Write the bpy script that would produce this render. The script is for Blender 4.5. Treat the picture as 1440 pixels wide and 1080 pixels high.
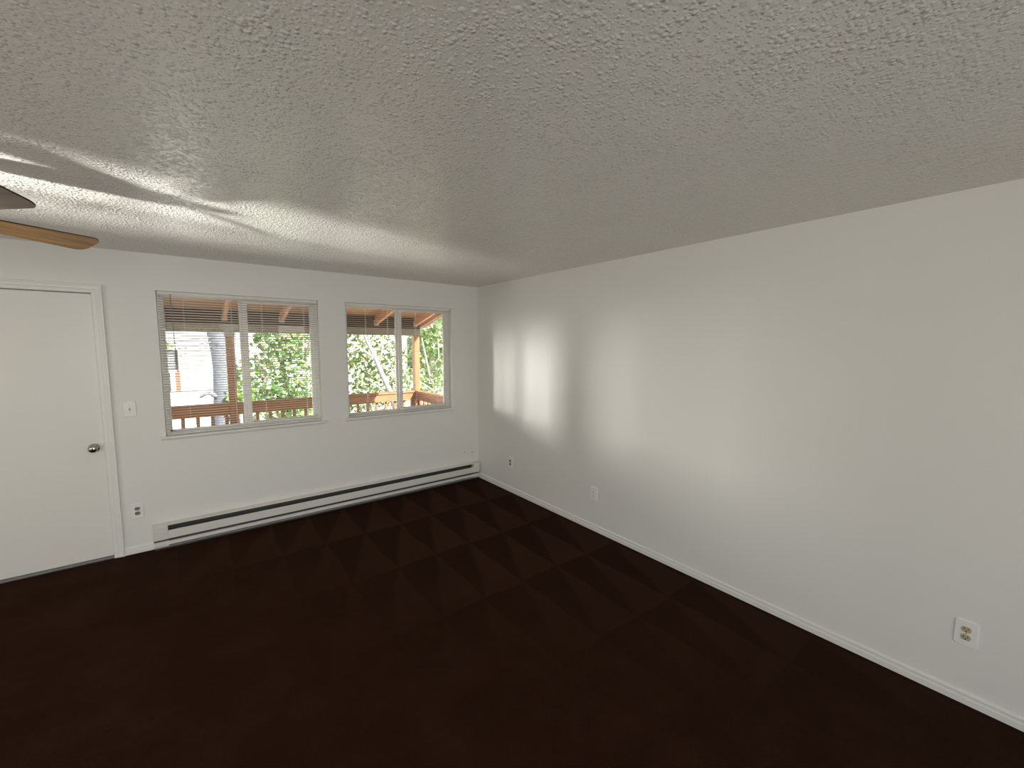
import bpy, bmesh, math, random
from mathutils import Vector, Matrix

for o in list(bpy.data.objects):
    bpy.data.objects.remove(o)
S = bpy.context.scene
COL = S.collection
rnd = random.Random(7)

# ------------------------------------------------------------------ camera
cam = bpy.data.cameras.new('camera')
cam.sensor_fit = 'HORIZONTAL'
cam.sensor_width = 36.0
cam.lens = 36.0 * 581.803 / 1440.0
cam.clip_start = 0.02
camo = bpy.data.objects.new('camera', cam)
COL.objects.link(camo)
Rv = Vector((0.79405257, -0.60783869, 0.00355466))
Uv = Vector((0.0542125, 0.07664292, 0.99558368))
Fv = Vector((0.60542672, 0.79035308, -0.09381096))
m = Matrix((Rv, Uv, -Fv)).transposed().to_4x4()
m.translation = Vector((-2.87078, -4.47332, 1.71834))
camo.matrix_world = m
S.camera = camo

# ------------------------------------------------------------------ view and light
S.view_settings.view_transform = 'Standard'
S.view_settings.look = 'None'
S.view_settings.exposure = 0.18
S.view_settings.gamma = 1.0
S.view_settings.use_curve_mapping = False
S.cycles.max_bounces = 10
S.cycles.diffuse_bounces = 5
S.cycles.glossy_bounces = 4
S.cycles.transparent_max_bounces = 16
S.cycles.sample_clamp_indirect = 3.0
S.cycles.caustics_reflective = False
S.cycles.caustics_refractive = False

W = bpy.data.worlds.new('world')
S.world = W
W.use_nodes = True
nt = W.node_tree
nt.nodes.clear()
sky = nt.nodes.new('ShaderNodeTexSky')
sky.sky_type = 'NISHITA'
sky.sun_disc = False
sky.sun_elevation = math.radians(39)
sky.sun_rotation = math.radians(152)
sky.air_density = 1.0
sky.dust_density = 2.5
bg = nt.nodes.new('ShaderNodeBackground')
bg.inputs['Strength'].default_value = 0.26
wo = nt.nodes.new('ShaderNodeOutputWorld')
nt.links.new(sky.outputs[0], bg.inputs[0])
nt.links.new(bg.outputs[0], wo.inputs[0])

def lamp(name, kind, loc, direction, energy, color=(1, 1, 1), size=None, sizey=None, angle=None, spread=None):
    l = bpy.data.lights.new(name, kind)
    l.energy = energy
    l.color = color
    if kind == 'AREA':
        l.shape = 'RECTANGLE'
        l.size = size
        l.size_y = sizey
        if spread:
            l.spread = math.radians(spread)
    if kind == 'SUN' and angle:
        l.angle = math.radians(angle)
    o = bpy.data.objects.new(name, l)
    o.location = loc
    o.rotation_euler = Vector(direction).to_track_quat('-Z', 'Y').to_euler()
    COL.objects.link(o)
    return o

# sun from behind this building, to the right
lamp('sun', 'SUN', (3, -8, 8), (-0.53, 1.0, -0.92), 13.0, (1.0, 0.95, 0.86), angle=0.6)
# daylight of the left window, out of frame, then an added fill lamp
lamp('daylight_left_window', 'AREA', (-5.90, -2.08, 1.45), (1, 0, 0.02), 13, (1.0, 0.96, 0.88), 0.6, 1.1)
lamp('left_rear_fill', 'AREA', (-5.90, -5.6, 1.45), (1, 0.12, 0), 37, (1.0, 0.95, 0.86), 1.5, 1.1)  # fill in an added, unseen window, brightens the right wall
# sunlight bounced up off the ground outside, through the left window onto the ceiling
lamp('bounced_sunlight', 'AREA', (-13.0, -3.9, -0.45), (8.3, 1.85, 2.89), 34, (1.0, 0.98, 0.94), 0.6, 0.5, spread=12)
# fill lamp in an added, unseen window behind the camera
lamp('rear_fill', 'AREA', (-2.9, -7.36, 1.45), (0, 1, 0), 35, (0.93, 0.965, 1.0), 2.6, 1.5, spread=120)
# sun glinting off two storeys of the neighbouring building, left of the balcony
lamp('sun_glint_upper', 'AREA', (-10.9, 9.3, 3.45), (9.9, -9.3, -1.95), 0.24, (1.0, 0.98, 0.97), 0.8, 1.2, spread=7)
lamp('sun_glint_lower', 'AREA', (-10.9, 9.3, 1.75), (9.9, -9.3, -0.22), 0.24, (1.0, 0.98, 0.97), 0.8, 1.2, spread=7)
lamp('facade_glow_fill', 'AREA', (-10.9, 9.6, 2.3), (9.4, -9.3, -0.8), 112, (1.0, 0.98, 0.95), 1.5, 2.2, spread=50)  # added lamp, strengthens the facade's light on the right wall
# skylight entering through the two windows
H = 2.44

# ------------------------------------------------------------------ materials
def newmat(name):
    mt = bpy.data.materials.new(name)
    mt.use_nodes = True
    n = mt.node_tree
    return mt, n, n.nodes['Principled BSDF']

def mixcol(n, fac, a, b):
    mx = n.nodes.new('ShaderNodeMix')
    mx.data_type = 'RGBA'
    if hasattr(fac, 'is_linked'):
        n.links.new(fac, mx.inputs[0])
    else:
        mx.inputs[0].default_value = fac
    for i, c in ((6, a), (7, b)):
        if hasattr(c, 'is_linked'):
            n.links.new(c, mx.inputs[i])
        else:
            mx.inputs[i].default_value = (*c, 1)
    return mx.outputs[2]

def mth(n, op, a, b=None, c=None, clamp=False):
    x = n.nodes.new('ShaderNodeMath')
    x.operation = op
    x.use_clamp = clamp
    for i, v in enumerate((a, b, c)):
        if v is None:
            continue
        if hasattr(v, 'is_linked'):
            n.links.new(v, x.inputs[i])
        else:
            x.inputs[i].default_value = v
    return x.outputs[0]

def noise(n, scale, detail=2, rough=0.5, coord=None, out='Fac'):
    t = n.nodes.new('ShaderNodeTexNoise')
    t.inputs['Scale'].default_value = scale
    t.inputs['Detail'].default_value = detail
    t.inputs['Roughness'].default_value = rough
    if coord is None:
        tc = n.nodes.new('ShaderNodeTexCoord')
        coord = tc.outputs['Object']
    n.links.new(coord, t.inputs['Vector'])
    return t.outputs[out]

def bump(n, b, height, strength, dist):
    bp = n.nodes.new('ShaderNodeBump')
    bp.inputs['Strength'].default_value = strength
    bp.inputs['Distance'].default_value = dist
    n.links.new(height, bp.inputs['Height'])
    n.links.new(bp.outputs[0], b.inputs['Normal'])

def ramp(n, fac, stops):
    r = n.nodes.new('ShaderNodeValToRGB')
    e = r.color_ramp.elements
    while len(e) < len(stops):
        e.new(0.5)
    for el, (p, c) in zip(e, stops):
        el.position = p
        el.color = (*c, 1)
    n.links.new(fac, r.inputs[0])
    return r.outputs[0]

def plain(name, col, rough=0.5, metal=0.0, var=0.06, scale=6, bstr=0.0, bscale=200, spec=0.5):
    mt, n, b = newmat(name)
    f = noise(n, scale, 3)
    c2 = tuple(max(0, x * (1 - var * 2)) for x in col)
    n.links.new(mixcol(n, f, col, c2), b.inputs['Base Color'])
    b.inputs['Roughness'].default_value = rough
    b.inputs['Metallic'].default_value = metal
    b.inputs['Specular IOR Level'].default_value = spec
    if bstr:
        bump(n, b, noise(n, bscale, 2), bstr, 0.002)
    return mt

M = {}
M['wall'] = plain('wall_paint', (0.80, 0.785, 0.745), 0.42, var=0.012, scale=1.5, bstr=0.22, bscale=120, spec=0.4)
M['trim'] = plain('white_trim_paint', (0.84, 0.825, 0.785), 0.32, var=0.02, scale=8)
M['door'] = plain('door_paint', (0.82, 0.80, 0.75), 0.33, var=0.015, scale=2, bstr=0.05, bscale=60)
M['vinyl'] = plain('window_vinyl', (0.82, 0.81, 0.77), 0.35, var=0.02)
M['blind'] = plain('blind_slat_enamel', (0.80, 0.78, 0.72), 0.6, var=0.02, spec=0.2)
M['cord'] = plain('blind_cord', (0.78, 0.76, 0.70), 0.7, var=0.05)
M['wand'] = plain('clear_wand_plastic', (0.30, 0.31, 0.31), 0.15, var=0.05)
M['heater'] = plain('heater_enamel', (0.74, 0.715, 0.66), 0.35, var=0.03, scale=5)
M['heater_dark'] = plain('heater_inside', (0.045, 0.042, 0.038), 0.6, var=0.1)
M['fin'] = plain('heater_fin_metal', (0.10, 0.10, 0.095), 0.5, metal=0.4)
M['plate'] = plain('switch_plate_plastic', (0.85, 0.84, 0.81), 0.3, var=0.01)
M['beige'] = plain('beige_receptacle_plastic', (0.52, 0.44, 0.27), 0.35, var=0.05)
M['brownrec'] = plain('brown_receptacle_plastic', (0.27, 0.20, 0.145), 0.35, var=0.05)
M['dark'] = plain('slot_dark', (0.015, 0.013, 0.012), 0.6)
M['chrome'] = plain('brushed_nickel', (0.50, 0.47, 0.44), 0.22, metal=1.0, var=0.05)
M['alu'] = plain('threshold_metal', (0.26, 0.26, 0.255), 0.45, metal=0.5, var=0.1)
M['filler'] = plain('wall_filler', (0.42, 0.41, 0.39), 0.8)
M['screw'] = plain('screw_metal', (0.6, 0.58, 0.52), 0.3, metal=0.8)
M['galv'] = plain('galvanised_metal', (0.52, 0.58, 0.56), 0.45, metal=0.3, var=0.15, scale=20)
M['house'] = plain('white_siding_paint', (0.86, 0.86, 0.85), 0.6, var=0.02, scale=1)
M['greytrim'] = plain('grey_trim_paint', (0.35, 0.36, 0.38), 0.6, var=0.1)
M['shutter'] = plain('grey_louver_paint', (0.20, 0.22, 0.25), 0.5, var=0.15)
M['redbrown'] = plain('red_brown_stain', (0.42, 0.16, 0.10), 0.7, var=0.15, scale=20)
M['ground_bounce'] = plain('pale_bounce_ground', (0.58, 0.56, 0.52), 0.9, var=0.1, scale=3, bstr=0.5, bscale=30)  # unseen ground, made pale to bounce sunlight up under the balcony roof
M['roof'] = plain('roof_shingle_grey', (0.14, 0.13, 0.125), 0.9, var=0.2, scale=12)
M['palebeam'] = plain('weathered_grey_green_beam', (0.36, 0.36, 0.31), 0.8, var=0.15, scale=12)
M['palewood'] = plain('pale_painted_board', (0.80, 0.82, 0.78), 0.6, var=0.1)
M['ext'] = plain('exterior_cladding', (0.45, 0.42, 0.37), 0.7, var=0.05)

def wood(name, c1, c2, axis='x', rough=0.6, scale=1.0):
    mt, n, b = newmat(name)
    tc = n.nodes.new('ShaderNodeTexCoord')
    mp = n.nodes.new('ShaderNodeMapping')
    sc = {'x': (1.2, 22, 22), 'y': (22, 1.2, 22), 'z': (22, 22, 1.2)}[axis]
    mp.inputs['Scale'].default_value = tuple(s * scale for s in sc)
    n.links.new(tc.outputs['Object'], mp.inputs['Vector'])
    f = noise(n, 1.6, 5, 0.62, mp.outputs[0])
    f2 = mth(n, 'MULTIPLY_ADD', f, 2.4, -0.7, clamp=True)
    n.links.new(mixcol(n, f2, c1, c2), b.inputs['Base Color'])
    b.inputs['Roughness'].default_value = rough
    bump(n, b, f, 0.15, 0.002)
    return mt

OR1, OR2 = (0.49, 0.26, 0.125), (0.33, 0.15, 0.07)
M['cedar_x'] = wood('stained_cedar_x', OR1, OR2, 'x')
M['cedar_y'] = wood('stained_cedar_y', OR1, OR2, 'y')
M['cedar_z'] = wood('stained_cedar_z', OR1, OR2, 'z')
M['soffit'] = wood('roof_board_wood', (0.74, 0.48, 0.26), (0.60, 0.35, 0.17), 'x')  # roof boards paler too, for the bounced light under the roof
M['rafter_y'] = wood('lit_rafter_wood', (0.86, 0.52, 0.30), (0.74, 0.38, 0.19), 'y')  # rafters paler than the cedar, bounced light put into the colour
M['darkbeam'] = wood('dark_brown_beam', (0.10, 0.075, 0.05), (0.055, 0.04, 0.03), 'x')  # upper beam coloured much darker than the other timber
M['blade'] = wood('oak_fan_blade', (0.44, 0.235, 0.075), (0.13, 0.060, 0.018), 'x', 0.35, 1.3)
M['blade_edge'] = plain('fan_blade_dark_edge', (0.035, 0.022, 0.014), 0.5)
M['blade_grey'] = wood('shaded_fan_blade', (0.30, 0.22, 0.165), (0.18, 0.13, 0.10), 'x', 0.4, 1.3)  # grey-brown copy of the oak blade, shade put into the colour
M['bronze'] = plain('fan_bronze', (0.10, 0.07, 0.045), 0.35, metal=0.8)
M['bark_blue'] = plain('grey_bark', (0.34, 0.37, 0.44), 0.9, var=0.35, scale=14, bstr=0.8, bscale=40)
M['bark_pale'] = plain('pale_bark', (0.62, 0.58, 0.55), 0.8, var=0.2, scale=18, bstr=0.5, bscale=50)
M['bark_brown'] = plain('brown_bark', (0.20, 0.15, 0.11), 0.9, var=0.3, scale=18, bstr=0.5, bscale=50)

# ceiling: knockdown texture under semi-gloss paint
mt, n, b = newmat('textured_ceiling_paint')
tc = n.nodes.new('ShaderNodeTexCoord')
co = tc.outputs['Object']
def domes(scale, radius, keep):
    # scattered round blobs of plaster; keep = share of cells that carry one
    vt = n.nodes.new('ShaderNodeTexVoronoi')
    vt.inputs['Scale'].default_value = scale
    n.links.new(co, vt.inputs['Vector'])
    sc_ = n.nodes.new('ShaderNodeSeparateColor')
    n.links.new(vt.outputs['Color'], sc_.inputs[0])
    r_ = mth(n, 'MULTIPLY_ADD', sc_.outputs[0], radius * 0.8, radius * 0.5)
    d_ = mth(n, 'SUBTRACT', 1.0, mth(n, 'DIVIDE', vt.outputs['Distance'], r_), clamp=True)
    hh = mth(n, 'POWER', d_, 0.7)
    return mth(n, 'MULTIPLY', hh, mth(n, 'MULTIPLY_ADD', sc_.outputs[1], 6.0, -6.0 * (1 - keep), clamp=True))
big = noise(n, 5, 2, 0.5, co)
hgt = mth(n, 'MULTIPLY_ADD', domes(105, 0.62, 0.6), 0.55, domes(62, 0.62, 0.55))
hgt = mth(n, 'MULTIPLY_ADD', noise(n, 130, 2, 0.5, co), 0.35, hgt)
hgt = mth(n, 'MULTIPLY', hgt, mth(n, 'MULTIPLY_ADD', big, 1.5, 0.15))
bump(n, b, hgt, 1.0, 0.0052)
n.links.new(mixcol(n, noise(n, 2, 2, 0.5, co), (0.82, 0.785, 0.73), (0.79, 0.755, 0.70)), b.inputs['Base Color'])
b.inputs['Roughness'].default_value = 0.22
b.inputs['Specular IOR Level'].default_value = 1.0
M['ceiling'] = mt

# carpet: dark brown pile with vacuumed wedges
mt, n, b = newmat('dark_brown_carpet')
tc = n.nodes.new('ShaderNodeTexCoord')
co = tc.outputs['Object']
warp = noise(n, 2.3, 2, 0.5, co, 'Color')
vm = n.nodes.new('ShaderNodeVectorMath')
vm.operation = 'MULTIPLY_ADD'
n.links.new(warp, vm.inputs[0])
vm.inputs[1].default_value = (0.09, 0.09, 0)
n.links.new(co, vm.inputs[2])
sp = n.nodes.new('ShaderNodeSeparateXYZ')
n.links.new(vm.outputs[0], sp.inputs[0])
u = mth(n, 'FRACT', mth(n, 'DIVIDE', mth(n, 'ADD', sp.outputs[0], 6.72 - 0.02), 0.335))
v = mth(n, 'FRACT', mth(n, 'DIVIDE', mth(n, 'MULTIPLY_ADD', sp.outputs[1], -1.0, 0.015), 0.74))
wedge = mth(n, 'MULTIPLY_ADD', mth(n, 'ADD', u, v), 9.0, -8.5, clamp=True)   # 1 where u > 1 - v
pl = n.nodes.new('ShaderNodeSeparateXYZ')
n.links.new(co, pl.inputs[0])
fade = mth(n, 'MULTIPLY_ADD', mth(n, 'MULTIPLY_ADD', pl.outputs[1], 0.75, pl.outputs[0]), 0.6, 2.35, clamp=True)
blot = mth(n, 'MULTIPLY_ADD', noise(n, 3.2, 5, 0.65, co), 2.6, -1.05, clamp=True)
pile = mth(n, 'MULTIPLY_ADD', mth(n, 'SUBTRACT', wedge, blot), fade, blot)
col = mixcol(n, pile, (0.032, 0.0125, 0.0060), (0.048, 0.0210, 0.0125))
spk = noise(n, 260, 2, 0.6, co)
col = mixcol(n, mth(n, 'MULTIPLY_ADD', spk, 3.0, -1.05, clamp=True), col, mixcol(n, 0.6, col, (0.004, 0.002, 0.0015)))
n.links.new(col, b.inputs['Base Color'])
b.inputs['Roughness'].default_value = 1.0
b.inputs['Specular IOR Level'].default_value = 0.05
bump(n, b, mth(n, 'MULTIPLY_ADD', spk, 0.7, mth(n, 'MULTIPLY', noise(n, 70, 2, 0.5, co), 0.6)), 0.8, 0.006)
M['carpet'] = mt

# window glass: clear, with a faint reflection
mt = bpy.data.materials.new('window_glass')
mt.use_nodes = True
n = mt.node_tree
n.nodes.remove(n.nodes['Principled BSDF'])
tr = n.nodes.new('ShaderNodeBsdfTransparent')
tr.inputs[0].default_value = (0.97, 0.98, 0.97, 1)
gl = n.nodes.new('ShaderNodeBsdfGlossy')
gl.inputs['Roughness'].default_value = 0.02
lw = n.nodes.new('ShaderNodeLayerWeight')
lw.inputs[0].default_value = 0.15
mx = n.nodes.new('ShaderNodeMixShader')
n.links.new(mth(n, 'MULTIPLY', lw.outputs['Fresnel'], 0.6), mx.inputs[0])
n.links.new(tr.outputs[0], mx.inputs[1])
n.links.new(gl.outputs[0], mx.inputs[2])
n.links.new(mx.outputs[0], n.nodes['Material Output'].inputs[0])
M['glass'] = mt

def leafmat(name, stops):
    mt, n, b = newmat(name)
    g = n.nodes.new('ShaderNodeNewGeometry')
    c = ramp(n, g.outputs['Random Per Island'], stops)
    n.links.new(c, b.inputs['Base Color'])
    b.inputs['Roughness'].default_value = 0.38
    tl = n.nodes.new('ShaderNodeBsdfTranslucent')
    n.links.new(mixcol(n, 0.5, c, (0.5, 0.7, 0.08)), tl.inputs[0])
    ms = n.nodes.new('ShaderNodeMixShader')
    ms.inputs[0].default_value = 0.35
    n.links.new(b.outputs[0], ms.inputs[1])
    n.links.new(tl.outputs[0], ms.inputs[2])
    n.links.new(ms.outputs[0], n.nodes['Material Output'].inputs[0])
    return mt

M['leaf_round'] = leafmat('round_leaf', [(0.0, (0.05, 0.14, 0.05)), (0.4, (0.15, 0.32, 0.12)), (0.7, (0.40, 0.56, 0.24)), (1.0, (0.80, 0.84, 0.72))])
M['leaf_pale'] = leafmat('pale_leaf', [(0.0, (0.05, 0.09, 0.04)), (0.45, (0.15, 0.22, 0.09)), (0.75, (0.34, 0.40, 0.20)), (1.0, (0.78, 0.78, 0.66))])
M['leaf_green'] = leafmat('deep_green_leaf', [(0.0, (0.06, 0.14, 0.05)), (0.4, (0.20, 0.34, 0.13)), (0.75, (0.46, 0.58, 0.30)), (1.0, (0.80, 0.82, 0.66))])
M['leaf_yellow'] = leafmat('yellow_green_leaf', [(0.0, (0.12, 0.26, 0.06)), (0.5, (0.30, 0.48, 0.10)), (1.0, (0.62, 0.72, 0.20))])

# ------------------------------------------------------------------ mesh helpers
class MB:
    def __init__(s):
        s.v = []; s.f = []; s.mi = []; s.sm = []
    def face(s, idx, mi=0, sm=False):
        s.f.append(idx); s.mi.append(mi); s.sm.append(sm)
    def box(s, x0, y0, z0, x1, y1, z1, mi=0, bev=0.0):
        x0, x1 = min(x0, x1), max(x0, x1); y0, y1 = min(y0, y1), max(y0, y1); z0, z1 = min(z0, z1), max(z0, z1)
        o = len(s.v)
        if not bev:
            s.v += [(x0, y0, z0), (x1, y0, z0), (x1, y1, z0), (x0, y1, z0), (x0, y0, z1), (x1, y0, z1), (x1, y1, z1), (x0, y1, z1)]
            for q in ((0, 3, 2, 1), (4, 5, 6, 7), (0, 1, 5, 4), (1, 2, 6, 5), (2, 3, 7, 6), (3, 0, 4, 7)):
                s.face([o + i for i in q], mi)
            return s
        bm = bmesh.new()
        bmesh.ops.create_cube(bm, size=1)
        for w in bm.verts:
            w.co = Vector(((x0 + x1) / 2 + w.co.x * (x1 - x0), (y0 + y1) / 2 + w.co.y * (y1 - y0), (z0 + z1) / 2 + w.co.z * (z1 - z0)))
        bmesh.ops.bevel(bm, geom=list(bm.edges), offset=bev, segments=1, affect='EDGES')
        s.addbm(bm, mi)
        return s
    def addbm(s, bm, mi=0, sm=False, mat=None):
        o = len(s.v)
        bm.verts.index_update()
        for w in bm.verts:
            c = mat @ w.co if mat else w.co
            s.v.append(tuple(c))
        for f in bm.faces:
            s.face([o + w.index for w in f.verts], mi, sm)
        bm.free()
    def extrude(s, prof, a0, a1, fn, mi=0, cap=True):
        # prof: closed 2D loop; fn(p, q, a) -> xyz
        o = len(s.v); k = len(prof)
        for a in (a0, a1):
            s.v += [fn(p, q, a) for p, q in prof]
        for i in range(k):
            j = (i + 1) % k
            s.face([o + i, o + j, o + k + j, o + k + i], mi)
        if cap:
            s.face([o + i for i in range(k)][::-1], mi)
            s.face([o + k + i for i in range(k)], mi)
        return s
    def lathe(s, prof, base, axis, seg=24, mi=0, sm=True):
        ax = Vector(axis).normalized()
        t = ax.orthogonal().normalized(); w = ax.cross(t)
        o = len(s.v); base = Vector(base)
        for r, h in prof:
            for i in range(seg):
                a = 2 * math.pi * i / seg
                s.v.append(tuple(base + ax * h + (t * math.cos(a) + w * math.sin(a)) * r))
        for k in range(len(prof) - 1):
            for i in range(seg):
                j = (i + 1) % seg
                s.face([o + k * seg + i, o + k * seg + j, o + (k + 1) * seg + j, o + (k + 1) * seg + i], mi, sm)
        s.face([o + i for i in range(seg)][::-1], mi)
        s.face([o + (len(prof) - 1) * seg + i for i in range(seg)], mi)
        return s
    def tube(s, pts, radii, seg=8, mi=0):
        pts = [Vector(p) for p in pts]
        if not hasattr(radii, '__len__'):
            radii = [radii] * len(pts)
        o = len(s.v)
        t = None
        for k, p in enumerate(pts):
            d = (pts[min(k + 1, len(pts) - 1)] - pts[max(k - 1, 0)]).normalized()
            t = d.orthogonal().normalized() if t is None else (t - d * t.dot(d)).normalized()
            w = d.cross(t)
            for i in range(seg):
                a = 2 * math.pi * i / seg
                s.v.append(tuple(p + (t * math.cos(a) + w * math.sin(a)) * radii[k]))
        for k in range(len(pts) - 1):
            for i in range(seg):
                j = (i + 1) % seg
                s.face([o + k * seg + i, o + k * seg + j, o + (k + 1) * seg + j, o + (k + 1) * seg + i], mi, True)
        s.face([o + i for i in range(seg)][::-1], mi)
        s.face([o + (len(pts) - 1) * seg + i for i in range(seg)], mi)
        return s
    def build(s, name, mats, parent=None, loc=None):
        me = bpy.data.meshes.new(name)
        me.from_pydata(s.v, [], s.f)
        if not isinstance(mats, (list, tuple)):
            mats = [mats]
        for q in mats:
            me.materials.append(q)
        me.polygons.foreach_set('material_index', s.mi)
        me.polygons.foreach_set('use_smooth', s.sm)
        bm = bmesh.new(); bm.from_mesh(me)
        bmesh.ops.recalc_face_normals(bm, faces=bm.faces)
        bm.to_mesh(me); bm.free()
        me.update()
        o = bpy.data.objects.new(name, me)
        COL.objects.link(o)
        if loc is not None:
            o.location = loc
        if parent is not None:
            o.parent = parent
        return o

def tag(o, label=None, cat=None, group=None, kind=None):
    if label: o['label'] = label
    if cat: o['category'] = cat
    if group: o['group'] = group
    if kind: o['kind'] = kind
    return o

def empty(name, loc=(0, 0, 0), rz=0.0):
    o = bpy.data.objects.new(name, None)
    o.empty_display_size = 0.1
    o.location = loc
    o.rotation_euler = (0, 0, rz)
    COL.objects.link(o)
    return o

def box(name, b6, mat, parent=None, bev=0.0):
    return MB().box(*b6, bev=bev).build(name, mat, parent)

def struct(o, label=None):
    return tag(o, label, kind='structure')

def copypart(src, parent, loc):
    c = src.copy()
    COL.objects.link(c)
    c.parent = parent
    c.location = loc
    return c

# ------------------------------------------------------------------ room shell
XL, YB = -6.0, -7.5           # left wall and wall behind the camera
T = 0.14

def wall_y(name, y0, y1, xs, holes):
    """wall across x, with rectangular holes (x0, x1, z0, z1)"""
    mb = MB()
    x = xs[0]
    for (hx0, hx1, hz0, hz1) in sorted(holes):
        mb.box(x, y0, 0, hx0, y1, H)
        if hz0 > 0:
            mb.box(hx0, y0, 0, hx1, y1, hz0)
        mb.box(hx0, y0, hz1, hx1, y1, H)
        x = hx1
    mb.box(x, y0, 0, xs[1], y1, H)
    return mb.build(name, M['wall'])

W1 = (-3.097, -1.872, 0.945, 2.150)
W2 = (-1.615, -0.380, 0.945, 2.152)
DR = (-4.385, -3.470, 0.0, 2.100)
wb = struct(wall_y('wall_back', 0, T, (XL - T, T), [DR, W1, W2]))
for hx, hz in ((-0.089, 0.338), (-0.206, 0.352)):
    MB().lathe([(0.009, 0), (0.009, 0.0012), (0.004, 0.002)], (hx, 0.0, hz), (0, -1, 0), 10).build('filled_screw_hole', M['filler'], wb)
struct(box('wall_right', (0, YB - T, 0, T, 0, H), M['wall']))
struct(wall_y('wall_rear', YB - T, YB, (XL - T, 0), [(-4.3, -1.5, 0.7, 2.15)]))
mbl = MB()
yy = YB
for ya, yb_ in ((-6.4, -4.8), (-2.68, -1.45)):
    mbl.box(XL - T, yy, 0, XL, ya, H).box(XL - T, ya, 0, XL, yb_, 0.85).box(XL - T, ya, 2.05, XL, yb_, H)
    yy = yb_
mbl.box(XL - T, yy, 0, XL, 0, H)
struct(mbl.build('wall_left', M['wall']))
struct(box('ceiling', (XL - T, YB - T, H, T, T, H + 0.15), M['ceiling']))
struct(box('floor', (XL, YB, -0.10, 0, 0.0, 0.0), M['carpet']))
# roof over the room
struct(box('roof', (XL - 0.4, YB - 0.5, H + 0.15, T + 0.02, T, H + 0.32), M['roof']))

# baseboards
BP = [(0, 0), (0.0125, 0), (0.0125, 0.030), (0.0095, 0.034), (0.0095, 0.044), (0.0115, 0.049), (0.010, 0.056), (0.004, 0.060), (0, 0.060)]
struct(MB().extrude(BP, YB, -0.0, lambda p, q, a: (-p, a, q)).build('baseboard_right', M['trim']))
struct(MB().extrude(BP, -3.409, -3.226, lambda p, q, a: (a, -p, q)).build('baseboard_back', M['trim']))
struct(MB().extrude(BP, XL, -4.449, lambda p, q, a: (a, -p, q)).build('baseboard_left', M['trim']))

# ------------------------------------------------------------------ entry door
d = empty('door_1', (-3.93, 0.0, 0.0))
struct(d)
ox = 3.93
box('door_slab', (DR[0] + 0.004 + ox, 0.020, 0.016, DR[1] - 0.004 + ox, 0.064, DR[3] - 0.006), M['door'], d, 0.002)
jm = MB()
jm.box(DR[0] - 0.001 + ox, 0.066, 0, DR[0] + 0.018 + ox, T, DR[3]).box(DR[1] - 0.018 + ox, 0.066, 0, DR[1] + 0.001 + ox, T, DR[3])
jm.box(DR[0] + ox, 0.066, DR[3] - 0.018, DR[1] + ox, T, DR[3] + 0.001)
jm.build('door_stop', M['trim'], d)
# colonial casing, mitred
CP = [(0.0, 0.0), (0.0, 0.009), (0.006, 0.012), (0.022, 0.012), (0.030, 0.016), (0.046, 0.0175), (0.052, 0.021), (0.060, 0.021), (0.063, 0.017), (0.063, 0)]
ca = MB()
k = len(CP)
path = [(DR[0] + ox, 0.0, -1, 0), (DR[0] + ox, DR[3], -1, 1), (DR[1] + ox, DR[3], 1, 1), (DR[1] + ox, 0.0, 1, 0)]
for (px, pz, sx, sz) in path:
    for (w, t) in CP:
        ca.v.append((px + sx * w, -t, pz + sz * w))
for s_ in range(3):
    for i in range(k):
        j = (i + 1) % k
        ca.face([s_ * k + i, s_ * k + j, (s_ + 1) * k + j, (s_ + 1) * k + i])
ca.face(list(range(k))); ca.face([3 * k + i for i in range(k)][::-1])
ca.build('door_casing', M['trim'], d)
box('threshold', (DR[0] + ox + 0.001, -0.012, 0.0, DR[1] + ox - 0.001, T, 0.014), M['alu'], d, 0.003)
kb = MB()
kb.lathe([(0.034, 0), (0.034, 0.004), (0.029, 0.009), (0.014, 0.012), (0.012, 0.026), (0.020, 0.032), (0.027, 0.042), (0.0285, 0.052), (0.025, 0.061), (0.016, 0.066), (0.001, 0.0675)],
         (-3.532 + ox, 0.020, 0.907), (0, -1, 0), 32)
knob = kb.build('door_knob', M['chrome'], d)
MB().lathe([(0.008, 0), (0.008, 0.002), (0.003, 0.003)], (-3.532 + ox, -0.0465, 0.907), (0, -1, 0), 16).build('knob_button', M['bronze'], knob)

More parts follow.
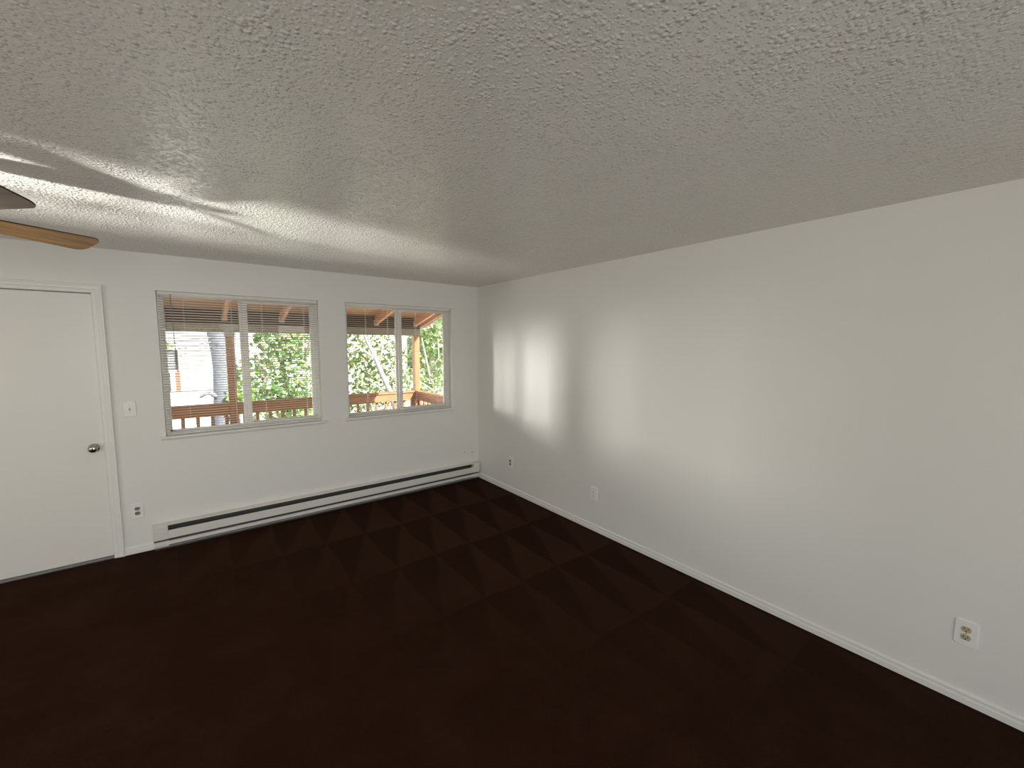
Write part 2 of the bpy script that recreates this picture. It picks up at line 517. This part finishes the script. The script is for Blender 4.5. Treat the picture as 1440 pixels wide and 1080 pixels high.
# ------------------------------------------------------------------ windows
def make_window(name, w, left_margin=True):
    x0, x1, z0, z1 = w
    e = empty(name, (x0, 0, z0))
    struct(e)
    Wd, Ht = x1 - x0, z1 - z0
    fy0, fy1 = 0.062, 0.128
    fr = MB()
    fw = 0.030
    fr.box(0, fy0, 0, fw, fy1, Ht, bev=0.003).box(Wd - fw, fy0, 0, Wd, fy1, Ht, bev=0.003)
    fr.box(fw, fy0, 0, Wd - fw, fy1, 0.022, bev=0.003).box(fw, fy0, Ht - 0.032, Wd - fw, fy1, Ht, bev=0.003)
    fr.build('window_frame', M['vinyl'], e)
    xm = Wd * 0.497
    # fixed lite on the left, outer track
    gx = MB()
    gx.box(xm - 0.042, 0.100, 0.022, xm - 0.002, 0.122, Ht - 0.032, bev=0.002)
    gx.box(fw, 0.104, 0.022, fw + 0.012, 0.122, Ht - 0.032).box(fw, 0.104, 0.022, xm - 0.042, 0.122, 0.032).box(fw, 0.104, Ht - 0.042, xm - 0.042, 0.122, Ht - 0.032)
    fx = gx.build('fixed_sash', M['vinyl'], e)
    box('glass_pane', (fw + 0.008, 0.111, 0.028, xm - 0.04, 0.115, Ht - 0.038), M['glass'], fx)
    # sliding sash on the right, inner track
    sl = MB()
    sw = 0.043
    a, b_ = xm - 0.020, Wd - fw + 0.004
    sl.box(a, 0.070, 0.018, a + 0.043, 0.094, Ht - 0.026, bev=0.003)
    sl.box(b_ - sw, 0.070, 0.018, b_, 0.094, Ht - 0.026, bev=0.003)
    sl.box(a + 0.043, 0.070, 0.018, b_ - sw, 0.094, 0.052, bev=0.003)
    sl.box(a + 0.043, 0.070, Ht - 0.060, b_ - sw, 0.094, Ht - 0.026, bev=0.003)
    so = sl.build('sliding_sash', M['vinyl'], e)
    box('glass_pane', (a + 0.035, 0.080, 0.046, b_ - sw + 0.008, 0.084, Ht - 0.054), M['glass'], so)
    lk = MB()
    lk.box(a + 0.012, 0.060, Ht * 0.5, a + 0.030, 0.0705, Ht * 0.5 + 0.06, bev=0.003)
    lk.box(a + 0.016, 0.052, Ht * 0.5 + 0.022, a + 0.026, 0.061, Ht * 0.5 + 0.05, bev=0.002)
    lk.build('sash_lock', M['vinyl'], so)
    # stool and apron
    st = MB()
    prof = [(0.061, -0.0005), (-0.030, -0.0005), (-0.035, -0.005), (-0.035, -0.013), (-0.031, -0.017), (-0.0006, -0.017), (-0.0006, -0.0155), (0.061, -0.0155)]
    prof = [(0.061, 0.0012), (-0.030, 0.0012), (-0.035, -0.004), (-0.035, -0.013), (-0.031, -0.017), (-0.0006, -0.017), (-0.0006, 0.0), (0.061, 0.0)]
    st.extrude(prof, 0.0, Wd, lambda p, q, a: (a, p, q))
    pe = [(-0.0006, 0.0012), (-0.030, 0.0012), (-0.035, -0.004), (-0.035, -0.013), (-0.031, -0.017), (-0.0006, -0.017)]
    for aa, bb in ((-0.038, 0.0), (Wd, Wd + 0.040)):
        st.extrude(pe, aa, bb, lambda p, q, a: (a, p, q))
    st.build('window_stool', M['trim'], e)
    ap = [(-0.0006, -0.017), (-0.016, -0.017), (-0.014, -0.026), (-0.009, -0.033), (-0.0006, -0.033)]
    MB().extrude(ap, -0.030, Wd + 0.032, lambda p, q, a: (a, p, q)).build('window_apron', M['trim'], e)
    return e

make_window('window_1', W1)
make_window('window_2', W2)
for nm, wd, ht, loc, rz in (('window_3', 1.23, 1.2, (XL, -2.68, 0.85), math.pi / 2), ('added_left_rear_window', 1.6, 1.2, (XL, -6.4, 0.85), math.pi / 2), ('added_rear_window', 2.8, 1.45, (-1.5, YB, 0.70), math.pi)):  # rear and left-rear windows are added, unseen, to carry fill lamps
    e = empty(nm, loc, rz)
    struct(e)
    fm = MB()
    fm.box(0, 0.05, 0, 0.04, 0.12, ht).box(wd - 0.04, 0.05, 0, wd, 0.12, ht).box(0.04, 0.05, 0, wd - 0.04, 0.12, 0.04).box(0.04, 0.05, ht - 0.04, wd - 0.04, 0.12, ht)
    fm.box(wd / 2 - 0.03, 0.05, 0.04, wd / 2 + 0.03, 0.12, ht - 0.04)
    fm.build('window_frame', M['vinyl'], e)
    box('glass_pane', (0.035, 0.085, 0.035, wd / 2 - 0.025, 0.089, ht - 0.035), M['glass'], e)
    box('glass_pane', (wd / 2 + 0.025, 0.085, 0.035, wd - 0.035, 0.089, ht - 0.035), M['glass'], e)

# ------------------------------------------------------------------ mini blinds
def make_blind(w, label, tilt, cords, wand_x):
    x0, x1, z0, z1 = w
    Wd = x1 - x0 - 0.012
    yc = 0.030
    e = empty('window_blind', (x0 + 0.006, yc, z1))
    tag(e, label, 'blind', 'mini blinds lowered over the two windows')
    hr = MB().box(0, -0.0135, -0.027, Wd, 0.0135, -0.0015, bev=0.0015)
    hr.build('headrail', M['blind'], e)
    zb = z0 + 0.004
    box('bottom_rail', (0.002, -0.011, zb - z1, Wd - 0.002, 0.011, zb - z1 + 0.010), M['blind'], e, 0.002)
    # one slat, crowned strip with real thickness, tilted about its length
    pr = []
    hw = 0.0125
    top = [(-hw, 0.0), (-hw * 0.5, 0.0011), (0, 0.0015), (hw * 0.5, 0.0011), (hw, 0.0)]
    ca_, sa_ = math.cos(tilt), math.sin(tilt)
    loop = top + [(p, q - 0.0005) for p, q in reversed(top)]
    loop = [(p * ca_ - q * sa_, p * sa_ + q * ca_) for p, q in loop]
    ml = MB().extrude(loop, 0.004, Wd - 0.004, lambda p, q, a: (a, p, q))
    zs, ze = z1 - 0.042, zb + 0.022
    ns = int((zs - ze) / 0.0213)
    step = (zs - ze) / ns
    s0 = ml.build('slat', M['blind'], e, (0, 0, zs - z1))
    for i in range(1, ns + 1):
        copypart(s0, e, (0, 0, zs - z1 - i * step))
    for cx in cords:
        c = MB()
        for yy in (-0.0135, 0.0135):
            c.box(cx - 0.0012, yy - 0.0006, zb - z1 + 0.009, cx + 0.0012, yy + 0.0006, -0.026)
        c.build('ladder_cord', M['cord'], e)
    if wand_x is not None:
        wd = MB().tube([(wand_x, -0.019, -0.022), (wand_x + 0.006, -0.021, -0.30), (wand_x + 0.012, -0.022, -0.62)], 0.0034, 8)
        wd.build('tilt_wand', M['wand'], e)
    return e

make_blind(W1, 'white mini blind with open slats and tilt wand, over the window beside the door', math.radians(-17),
           [0.165, 0.50, 0.735, 1.09], 0.085)
make_blind(W2, 'white mini blind with flat open slats, over the window nearest the room corner', math.radians(-2),
           [0.21, 0.45, 0.78, 1.05], None)

# ------------------------------------------------------------------ baseboard heater
hx0, hx1 = -3.224, -0.020
h = empty('baseboard_heater', ((hx0 + hx1) / 2, 0, 0))
tag(h, 'long white electric baseboard heater along the window wall', 'heater')
cx = (hx0 + hx1) / 2
fx = lambda p, q, a: (a - cx, -p, q)
e0, e1 = hx0 + 0.096, hx1 - 0.090
MB().extrude([(0.001, 0.212), (0.010, 0.2125), (0.046, 0.206), (0.056, 0.203), (0.058, 0.200), (0.057, 0.1975), (0.052, 0.199), (0.044, 0.2025), (0.008, 0.208), (0.004, 0.208), (0.004, 0.020), (0.060, 0.020), (0.060, 0.018), (0.001, 0.018)], e0 + 0.0008, e1 - 0.0008, fx).build('housing', M['heater'], h)
MB().extrude([(0.060, 0.158), (0.066, 0.155), (0.068, 0.090), (0.064, 0.086), (0.061, 0.087), (0.063, 0.092), (0.062, 0.152), (0.058, 0.155)], e0 + 0.0008, e1 - 0.0008, fx).build('front_panel', M['heater'], h)
MB().extrude([(0.056, 0.066), (0.066, 0.065), (0.067, 0.036), (0.060, 0.033), (0.056, 0.036)], e0 - 0.0, e1, fx).build('lower_lip', M['heater'], h)
MB().extrude([(0.0045, 0.198), (0.020, 0.203), (0.020, 0.022), (0.0045, 0.022)], e0 + 0.002, e1 - 0.002, fx).build('back_shield', M['heater_dark'], h)
MB().extrude([(0.022, 0.156), (0.055, 0.156), (0.055, 0.040), (0.022, 0.040)], e0 + 0.03, e1 - 0.03, fx).build('heating_element', M['fin'], h)
EP = [(0.001, 0.212), (0.010, 0.2125), (0.050, 0.205), (0.064, 0.200), (0.067, 0.194), (0.067, 0.164), (0.0645, 0.161), (0.0685, 0.157), (0.0685, 0.086), (0.054, 0.085), (0.054, 0.070), (0.067, 0.067), (0.067, 0.036), (0.060, 0.018), (0.001, 0.018)]
MB().extrude([(0.0545, 0.0845), (0.0565, 0.0845), (0.0565, 0.0705), (0.0545, 0.0705)], hx0 + 0.001, hx1 - 0.001, fx).build('groove_shade', M['heater_dark'], h)  # dark strip laid in the groove to stand for its shade
MB().extrude(EP, hx0, e0, fx).build('end_cap', M['heater'], h)
MB().extrude(EP, e1, hx1, fx).build('end_cap', M['heater'], h)
MB().extrude([(0.002, 0.0178), (0.054, 0.0178), (0.054, 0.0), (0.002, 0.0)], hx0 + 0.003, hx1 - 0.003, fx).build('base_strip', M['heater_dark'], h)

# ------------------------------------------------------------------ wall plates (built facing -y, then turned)
def plate_shape(w=0.083, hh=0.130, t=0.006):
    mb = MB()
    bm = bmesh.new()
    bmesh.ops.create_cube(bm, size=1)
    for q in bm.verts:
        ins = 0.0045 if q.co.y < 0 else 0
        q.co = Vector((q.co.x * (w - 2 * ins), -t / 2 + q.co.y * t, q.co.z * (hh - 2 * ins)))
    bmesh.ops.bevel(bm, geom=[e for e in bm.edges if abs((e.verts[0].co - e.verts[1].co).y) > 0.001], offset=0.004, segments=2, affect='EDGES')
    mb.addbm(bm)
    return mb

def rec_shape(zc):
    # rounded duplex face: circle with flat top and bottom
    mb = MB()
    pts = []
    r, fl = 0.0172, 0.0135
    for i in range(28):
        a = 2 * math.pi * i / 28
        pts.append((r * math.cos(a), max(-fl, min(fl, r * math.sin(a)))))
    mb.extrude(pts, -0.0055, -0.0085, lambda p, q, a: (p, a, q + zc))
    return mb

def slots_shape(zc):
    mb = MB()
    mb.box(-0.0085, -0.0090, zc - 0.001, -0.0060, -0.0080, zc + 0.008)
    mb.box(0.0060, -0.0090, zc + 0.000, 0.0085, -0.0080, zc + 0.008)
    mb.lathe([(0.003, 0), (0.003, 0.001)], (0, -0.0080, zc - 0.007), (0, -1, 0), 10)
    return mb

def outlet(loc, rz, label, recmat, dark_slots=True):
    e = empty('wall_outlet', loc, rz)
    tag(e, label, 'outlet', 'duplex wall outlets')
    plate_shape().build('cover_plate', M['plate'], e)
    for zc in (0.0195, -0.0195):
        rc = rec_shape(zc).build('receptacle', recmat, e)
        slots_shape(zc).build('slots', M['dark'], rc)
    MB().lathe([(0.0035, 0), (0.003, 0.0015)], (0, -0.006, 0), (0, -1, 0), 10).build('screw', M['screw'], e)
    return e

outlet((-3.312, 0, 0.353), 0, 'white outlet plate with brown sockets on the window wall, between door and heater', M['brownrec'])
outlet((0, -4.320, 0.349), -math.pi / 2, 'nearest white outlet plate with beige sockets, low on the long blank wall', M['beige'])
outlet((0, -1.981, 0.350), -math.pi / 2, 'white outlet plate with white sockets, middle of three on the long blank wall', M['plate'])
outlet((0, -0.704, 0.350), -math.pi / 2, 'small white outlet plate with dark sockets, nearest the room corner on the long wall', M['brownrec'])

sw = empty('light_switch', (-3.308, 0, 1.197))
tag(sw, 'white single toggle light switch plate between the door and the window', 'switch')
plate_shape().build('cover_plate', M['plate'], sw)
box('toggle_slot', (-0.0055, -0.0066, -0.0125, 0.0055, -0.0058, 0.0125), M['greytrim'], sw)
tg = MB()
tg.extrude([(-0.0066, -0.005), (-0.018, 0.006), (-0.0175, 0.011), (-0.0066, 0.006)], -0.004, 0.004, lambda p, q, a: (a, p, q))
tg.build('toggle', M['plate'], sw)
for zz in (0.030, -0.030):
    MB().lathe([(0.003, 0), (0.0026, 0.0012)], (0, -0.006, zz), (0, -1, 0), 10).build('screw', M['screw'], sw)

# ------------------------------------------------------------------ ceiling fan
FX, FY, FZ, FA, FR = -3.712, -1.868, 2.212, 0.705, 0.61
fan = empty('ceiling_fan', (FX, FY, H))
tag(fan, 'ceiling fan with oak wood blades hanging left of the windows', 'fan')
MB().lathe([(0.085, 0.0), (0.088, -0.025), (0.080, -0.060), (0.078, -0.075)], (0, 0, 0), (0, 0, 1), 32).build('canopy', M['bronze'], fan)
MB().lathe([(0.078, -0.0755), (0.104, -0.090), (0.110, -0.120), (0.110, -0.205), (0.100, -0.228), (0.062, -0.248), (0.052, -0.290), (0.030, -0.308), (0.002, -0.312)], (0, 0, 0), (0, 0, 1), 32).build('motor_housing', M['bronze'], fan)
def blade_mesh():
    mb = MB()
    out = []
    r0, r1, w0, w1 = 0.17, FR, 0.098, 0.140
    rc = 0.040
    for sgn in (1, -1):
        pts = []
        pts.append((r0, sgn * w0 / 2))
        for i in range(9):
            a = math.pi / 2 * i / 8
            pts.append((r1 - rc + rc * math.sin(a), sgn * (w1 / 2 - rc + rc * math.cos(a))))
        out.append(pts)
    loop = out[0] + out[1][::-1]
    k = len(loop)
    o = 0
    for z in (0.0, 0.006):
        mb.v += [(p, q, z) for p, q in loop]
    mb.face(list(range(k))[::-1], 0)
    mb.face([k + i for i in range(k)], 0)
    for i in range(k):
        j = (i + 1) % k
        mb.face([i, j, k + j, k + i], 1)
    return mb
pitch = -0.325
for i in range(4):
    ang = FA - i * math.pi / 2
    rotm = (Matrix.Rotation(ang, 4, 'Z') @ Matrix.Rotation(pitch, 4, 'X'))
    bl = blade_mesh().build('blade', [M['blade_grey'] if i == 1 else M['blade'], M['blade_edge']], fan)
    bl.matrix_local = Matrix.Translation((0, 0, FZ - H)) @ rotm
    if i == 1:
        bl['label'] = 'greyish shaded blade pointing into the room'
    br = MB()
    br.box(0.085, -0.014, 0.002, 0.20, 0.014, 0.008, bev=0.002)
    br.box(0.185, -0.032, 0.0065, 0.24, 0.032, 0.0105, bev=0.002)
    b2 = br.build('blade_bracket', M['bronze'], bl)

# ------------------------------------------------------------------ balcony
struct(box('balcony_floor', (-6.0, T, -0.22, 0.10, 1.90, -0.08), M['cedar_x']))

def post(x, label, bracket, zt=1.86, zb=-2.8):
    e = empty('porch_post', (x, 1.80, zb))
    tag(e, label, 'post')
    MB().box(-0.045, -0.045, 0, 0.045, 0.045, zt - zb, bev=0.004).build('timber', M['cedar_z'], e)
    zz = zt - zb
    for y0, y1 in ((-0.0475, -0.0452), (0.0452, 0.0475)) if bracket else ():
        tp = [(-0.050, zz - 0.05), (0.050, zz - 0.05), (0.050, zz + 0.05), (0.095, zz + 0.05), (0.095, zz + 0.105), (-0.095, zz + 0.105), (-0.095, zz + 0.05), (-0.050, zz + 0.05)]
        MB().extrude(tp, y0, y1, lambda p, q, a: (p, a, q)).build('post_cap_bracket', M['galv'], e)
    return e
post(-2.515, 'dark brown square timber post seen through the window beside the door', True)
post(-0.025, 'sunlit orange timber corner post of the balcony, seen through the right window', False)

def railing(name, label, a, b_, along):
    """a, b_: extent along axis; along 'x' at y=1.80 or 'y' at x=-0.025"""
    e = empty(name, (a, 1.80, -0.08) if along == 'x' else (-0.025, a, -0.08))
    tag(e, label, 'railing', 'balcony railings')
    L = b_ - a
    mcap = M['cedar_x'] if along == 'x' else M['cedar_y']
    def bx(l0, c0, z0, l1, c1, z1, nm, mat, bev=0.003):
        if along == 'x':
            return MB().box(l0, c0, z0 + 0.08, l1, c1, z1 + 0.08, bev=bev).build(nm, mat, e)
        return MB().box(c0, l0, z0 + 0.08, c1, l1, z1 + 0.08, bev=bev).build(nm, mat, e)
    bx(0, -0.044, 0.948, L, 0.044, 0.982, 'cap_rail', mcap)
    bx(0, -0.030, 0.832, L, 0.008, 0.947, 'top_rail', mcap)
    bx(0, -0.030, 0.02, L, 0.008, 0.11, 'bottom_rail', mcap)
    nb = int(L / 0.138)
    s0 = None
    for i in range(nb):
        l = 0.07 + i * (L - 0.10) / max(1, nb - 1) if nb > 1 else L / 2
        if s0 is None:
            s0 = bx(-0.019, 0.009, 0.0, 0.019, 0.046, 0.9475, 'baluster', M['cedar_z'])
        copy = s0 if i == 0 else s0.copy()
        if i:
            COL.objects.link(copy)
            copy.parent = e
        copy.location = (l, 0, 0) if along == 'x' else (0, l, 0)
    return e
railing('balcony_railing', 'stained timber balcony railing between the two posts, across both windows', -2.469, -0.071, 'x')
railing('balcony_railing', 'timber balcony railing stretch left of the brown post, seen through blind slats', -5.554, -2.561, 'x')
railing('balcony_railing', 'short timber railing from the sunlit corner post back to the house', T + 0.002, 1.754, 'y')

# porch roof
pr_ = empty('porch_roof', (-2.8, 1.8, 1.86))
tag(pr_, 'timber balcony roof with sloping orange rafters and a dark beam above the railing', 'porch roof')
OXr, OZr = 2.8, -1.86
def rz_(y): return 2.01 + 0.235 * (1.75 - y)
MB().box(-6.0 + OXr, -0.045, 0.0005, 0.035 + OXr, 0.045, 0.110, bev=0.004).build('lower_beam', M['palebeam'], pr_)
MB().box(-6.0 + OXr, -0.040, 0.1105, 0.035 + OXr, 0.040, 0.268, bev=0.003).build('upper_beam', M['darkbeam'], pr_)
MB().box(-1.98 + OXr, -0.062, 0.010, -1.67 + OXr, -0.0455, 0.098, bev=0.003).build('pale_beam_board', M['palewood'], pr_)  # short pale board on the inner face of the lower beam
ra = MB()
def rafter(x, w, y0, y1, mat, nm, dz=0.14, drop=0.0):
    mb = MB()
    pts = [(y0, rz_(y0) - drop), (y1, rz_(y1) - drop), (y1, rz_(y1) + dz), (y0, rz_(y0) + dz)]
    mb.extrude(pts, x - w / 2, x + w / 2, lambda p, q, a: (a + OXr, p - 1.8, q + OZr))
    return mb.build(nm, mat, pr_)
xs = [-2.555 - 0.6125 * k for k in range(5, 0, -1)] + [-2.555, -1.935, -1.305, -0.680, -0.052]
for x in xs:
    rf = rafter(x, 0.040, T + 0.002, 1.757, M['rafter_y'], 'rafter')
    hb = MB().box(x - 0.030 + OXr, -0.085, rz_(1.75) - 0.006 + OZr, x + 0.030 + OXr, -0.041, rz_(1.75) + 0.012 + OZr)
    hb.box(x - 0.030 + OXr, -0.085, rz_(1.75) + 0.012 + OZr, x - 0.0215 + OXr, -0.041, rz_(1.75) + 0.07 + OZr)
    hb.box(x + 0.0215 + OXr, -0.085, rz_(1.75) + 0.012 + OZr, x + 0.030 + OXr, -0.041, rz_(1.75) + 0.07 + OZr)
    hb.build('joist_hanger', M['palewood'], rf)
rafter(0.085, 0.040, T + 0.002, 2.05, M['rafter_y'], 'barge_rafter')
rafter(0.1155, 0.018, T + 0.002, 2.06, M['palewood'], 'barge_board', 0.16, 0.015)
# roof boards across the rafters
yb = T + 0.003
while yb < 2.04:
    y1 = min(yb + 0.182, 2.05)
    mb = MB()
    mb.extrude([(yb, rz_(yb) + 0.141), (y1 - 0.006, rz_(y1 - 0.006) + 0.141), (y1 - 0.006, rz_(y1 - 0.006) + 0.163), (yb, rz_(yb) + 0.163)], -6.0, 0.13, lambda p, q, a: (a + OXr, p - 1.8, q + OZr))
    mb.build('roof_board', M['soffit'], pr_)
    yb = y1
MB().extrude([(T + 0.003, rz_(T) + 0.165), (2.08, rz_(2.08) + 0.165), (2.08, rz_(2.08) + 0.185), (T + 0.003, rz_(T) + 0.185)], -6.05, 0.14, lambda p, q, a: (a + OXr, p - 1.8, q + OZr)).build('shingle_layer', M['roof'], pr_)

# ------------------------------------------------------------------ outdoors
struct(box('ground', (-60, 0.5, -3.0, 60, 70, -2.8), M['ground_bounce']))

nb_ = empty('apartment_building', (-4.0, 12.0, -2.8))
tag(nb_, 'white sunlit apartment building behind the trees, seen through the window beside the door', 'building')
def hb_(x0, y0, z0, x1, y1, z1, nm, mat, par=None, bev=0.0):
    return MB().box(x0 + 4, y0 - 12, z0 + 2.8, x1 + 4, y1 - 12, z1 + 2.8, bev=bev).build(nm, mat, par or nb_)
wl = MB()
def wbx(x0, z0, x1, z1):
    wl.box(x0 + 4, 0.0, z0 + 2.8, x1 + 4, 4.0, z1 + 2.8)
wbx(-24, -2.8, -4.35, 3.2); wbx(-3.28, -2.8, 4.2, 3.2); wbx(-4.35, 1.55, -3.28, 3.2); wbx(-4.35, -2.8, -3.28, 0.25)
wl.box(-0.35, 1.0, 3.05, 0.72, 4.0, 4.35)
wl.build('wall', M['house'], nb_)
wn = hb_(-4.33, 12.10, 0.90, -3.37, 12.16, 1.54, 'louver_window', M['shutter'])
for i in range(9):
    hb_(-4.32, 12.085, 0.93 + i * 0.067, -3.38, 12.11, 0.955 + i * 0.067, 'louver', M['greytrim'], wn)
hb_(-4.35, 11.96, 0.84, -3.34, 12.14, 0.90, 'window_ledge', M['house'])
pk = None
for i in range(5):
    hb_(-4.30 + i * 0.20, 11.99, 0.26, -4.18 + i * 0.20, 12.03, 0.84, 'picket', M['house'])
hb_(-3.38, 11.985, 0.26, -3.262, 12.05, 0.90, 'corner_board', M['redbrown'])
hb_(-24, 11.97, 0.225, -2.4, 12.0, 0.255, 'trim_board', M['greytrim'])
hb_(-24, 11.97, 0.13, -2.4, 12.0, 0.150, 'trim_board', M['greytrim'])
hb_(-24.4, 11.4, 3.2, 4.6, 16.4, 3.4, 'roof', M['roof'])

def leaf_cloud(n_, centers, size, seed):
    """loose folded leaves scattered in ellipsoids (cx,cy,cz,rx,ry,rz)"""
    r = random.Random(seed)
    V = []; Fc = []
    tot = sum(c[3] * c[5] for c in centers)
    for c in centers:
        k = int(n_ * c[3] * c[5] / tot)
        for _ in range(k):
            while True:
                p = Vector((r.uniform(-1, 1), r.uniform(-1, 1), r.uniform(-1, 1)))
                if 0.15 < p.length < 1:
                    break
            ctr = Vector((c[0] + p.x * c[3], c[1] + p.y * c[4], c[2] + p.z * c[5]))
            d_ = Vector((r.gauss(0, 1), r.gauss(0, 1), r.gauss(-0.4, 0.8))).normalized()
            t = d_.orthogonal().normalized()
            t = (Matrix.Rotation(r.uniform(0, 6.28), 3, d_) @ t)
            nn = d_.cross(t)
            L = size * r.uniform(0.7, 1.35); wv = L * r.uniform(0.28, 0.42)
            o = len(V)
            V += [tuple(ctr), tuple(ctr + d_ * L), tuple(ctr + d_ * L * 0.45 + t * wv + nn * L * 0.12), tuple(ctr + d_ * L * 0.45 - t * wv + nn * L * 0.12),
                  tuple(ctr + d_ * L * 0.8 + t * wv * 0.62 + nn * L * 0.09), tuple(ctr + d_ * L * 0.8 - t * wv * 0.62 + nn * L * 0.09)]
            Fc += [(o, o + 2, o + 4, o + 1), (o, o + 1, o + 5, o + 3)]
    return V, Fc

def tree(label, base, trunk, branches, clouds, nleaf, size, leafm, bark, seed, group=None):
    e = empty('tree', base)
    tag(e, label, 'tree', group)
    bx_, by_, bz_ = base
    off = lambda p: (p[0] - bx_, p[1] - by_, p[2] - bz_)
    MB().tube([off(p) for p in trunk[0]], trunk[1], 12).build('trunk', bark, e)
    for pts, rad in branches:
        MB().tube([off(p) for p in pts], rad, 7).build('branch', bark, e)
    V, Fc = leaf_cloud(nleaf, [(*off(c[:3]), *c[3:]) for c in clouds], size, seed)
    mb = MB(); mb.v = V; mb.f = [list(f) for f in Fc]; mb.mi = [0] * len(Fc); mb.sm = [False] * len(Fc)
    me = bpy.data.meshes.new('foliage')
    me.from_pydata(V, [], Fc)
    me.materials.append(leafm)
    o = bpy.data.objects.new('foliage', me)
    COL.objects.link(o)
    o.parent = e
    o['kind'] = 'stuff'
    return e

G = 'trees beyond the balcony'
tree('large grey-barked tree trunk with a burl, behind the brown balcony post', (-2.42, 5.1, -2.8),
     ([(-2.42, 5.1, -2.9), (-2.42, 5.1, -0.6), (-2.44, 5.1, 0.3), (-2.41, 5.1, 0.8), (-2.42, 5.1, 1.3), (-2.44, 5.1, 1.55), (-2.45, 5.1, 1.9), (-2.40, 5.1, 3.2)],
      [0.30, 0.24, 0.22, 0.225, 0.20, 0.195, 0.23, 0.20]),
     [([(-2.52, 5.0, 1.85), (-2.9, 4.95, 1.80), (-3.35, 4.9, 1.68)], [0.014, 0.011, 0.006]),
      ([(-2.52, 5.0, 1.78), (-2.85, 4.95, 1.69), (-3.3, 4.9, 1.56)], [0.012, 0.009, 0.005]),
      ([(-2.52, 5.0, 1.70), (-2.8, 4.95, 1.62), (-3.1, 4.9, 1.50)], [0.010, 0.007, 0.004]),
      ([(-2.55, 5.0, 0.72), (-2.70, 4.97, 0.82), (-2.84, 4.95, 0.74)], [0.06, 0.035, 0.018]),
      ([(-2.45, 5.0, 1.72), (-2.47, 4.93, 1.74), (-2.46, 4.88, 1.74)], [0.13, 0.11, 0.04])],
     [(-2.20, 4.75, 0.75, 0.24, 0.16, 0.35), (-2.15, 4.8, 1.25, 0.12, 0.12, 0.3), (-3.30, 4.9, 1.68, 0.10, 0.08, 0.12), (-2.4, 5.1, 3.9, 0.25, 0.3, 0.4)],
     420, 0.09, M['leaf_yellow'], M['bark_blue'], 3, G)
tree('dense round-leaved green tree filling the right half of the window beside the door', (-1.3, 6.3, -2.8),
     ([(-1.3, 6.3, -2.9), (-1.35, 6.3, -1.0), (-1.3, 6.35, 0.6), (-1.2, 6.3, 2.0)], [0.14, 0.11, 0.08, 0.04]),
     [([(-1.34, 6.3, -0.6), (-1.65, 6.1, 0.5), (-1.8, 6.0, 1.5)], [0.05, 0.035, 0.015]),
      ([(-1.32, 6.3, 0.0), (-0.95, 6.1, 0.9), (-0.75, 6.0, 1.8)], [0.05, 0.03, 0.015])],
     [(-1.28, 6.3, 1.0, 0.72, 0.6, 1.3), (-1.2, 6.3, 0.2, 0.68, 0.55, 0.9), (-1.15, 6.3, 2.0, 0.65, 0.55, 0.8)],
     2700, 0.115, M['leaf_round'], M['bark_brown'], 11, G)
tree('pale leaning tree with bare white branches behind the balcony railing', (1.35, 5.0, -2.8),
     ([(1.35, 5.0, -2.9), (1.15, 5.0, -0.9), (0.78, 5.0, 0.55), (0.52, 5.0, 1.15), (0.40, 5.0, 1.47), (0.22, 5.0, 1.85), (0.05, 5.0, 2.4)],
      [0.11, 0.085, 0.062, 0.055, 0.045, 0.032, 0.02]),
     [([(0.42, 5.0, 1.40), (0.10, 4.97, 1.62), (-0.18, 4.95, 1.80), (-0.4, 4.9, 2.0)], [0.030, 0.024, 0.018, 0.01]),
      ([(0.50, 5.0, 1.22), (0.56, 4.95, 1.55), (0.60, 4.95, 1.9), (0.7, 4.9, 2.3)], [0.030, 0.022, 0.018, 0.01]),
      ([(0.58, 4.96, 1.58), (0.75, 4.93, 1.78), (0.95, 4.9, 1.98)], [0.020, 0.016, 0.01]),
      ([(0.70, 4.98, 0.75), (0.9, 4.9, 1.15), (1.0, 4.9, 1.5)], [0.026, 0.02, 0.012]),
      ([(0.30, 5.0, 1.66), (0.26, 4.95, 1.95), (0.2, 4.9, 2.3)], [0.022, 0.018, 0.01]),
      ([(0.05, 4.97, 1.64), (-0.12, 4.95, 1.55), (-0.32, 4.93, 1.62)], [0.016, 0.012, 0.008]),
      ([(0.95, 5.0, 0.30), (0.45, 4.95, 0.75), (0.2, 4.9, 0.95)], [0.022, 0.016, 0.01]),
      ([(0.98, 5.0, 0.35), (1.0, 5.0, 0.7), (0.95, 5.0, 1.1)], [0.04, 0.034, 0.02])],
     [(0.25, 6.0, 0.6, 0.62, 0.5, 0.95), (1.05, 6.0, 0.9, 0.62, 0.5, 1.2), (0.3, 6.1, 1.8, 0.65, 0.5, 0.7)],
     2600, 0.10, M['leaf_pale'], M['bark_pale'], 21, G)
tree('tall green leafy tree right of the sunlit corner post', (2.9, 7.0, -2.8),
     ([(2.9, 7.0, -2.9), (2.95, 7.0, -0.5), (2.85, 7.0, 1.2), (2.8, 7.0, 3.0)], [0.16, 0.12, 0.09, 0.05]),
     [([(2.9, 6.95, 0.2), (2.5, 6.5, 0.9), (2.2, 6.3, 1.9)], [0.05, 0.032, 0.015]),
      ([(2.87, 6.95, 0.9), (3.2, 6.5, 1.5), (3.5, 6.4, 2.2)], [0.05, 0.03, 0.015]),
      ([(2.95, 6.95, -0.1), (2.6, 6.45, 0.4), (2.1, 6.3, 0.7)], [0.035, 0.024, 0.012]),
      ([(2.5, 6.5, 0.95), (2.75, 6.35, 1.35), (2.7, 6.3, 1.9)], [0.028, 0.02, 0.012])],
     [(2.75, 7.0, 0.9, 0.80, 0.6, 1.4), (3.2, 7.0, 2.0, 0.9, 0.7, 1.0), (2.6, 7.0, 2.4, 0.75, 0.6, 0.7)],
     2000, 0.13, M['leaf_green'], M['bark_pale'], 31, G)
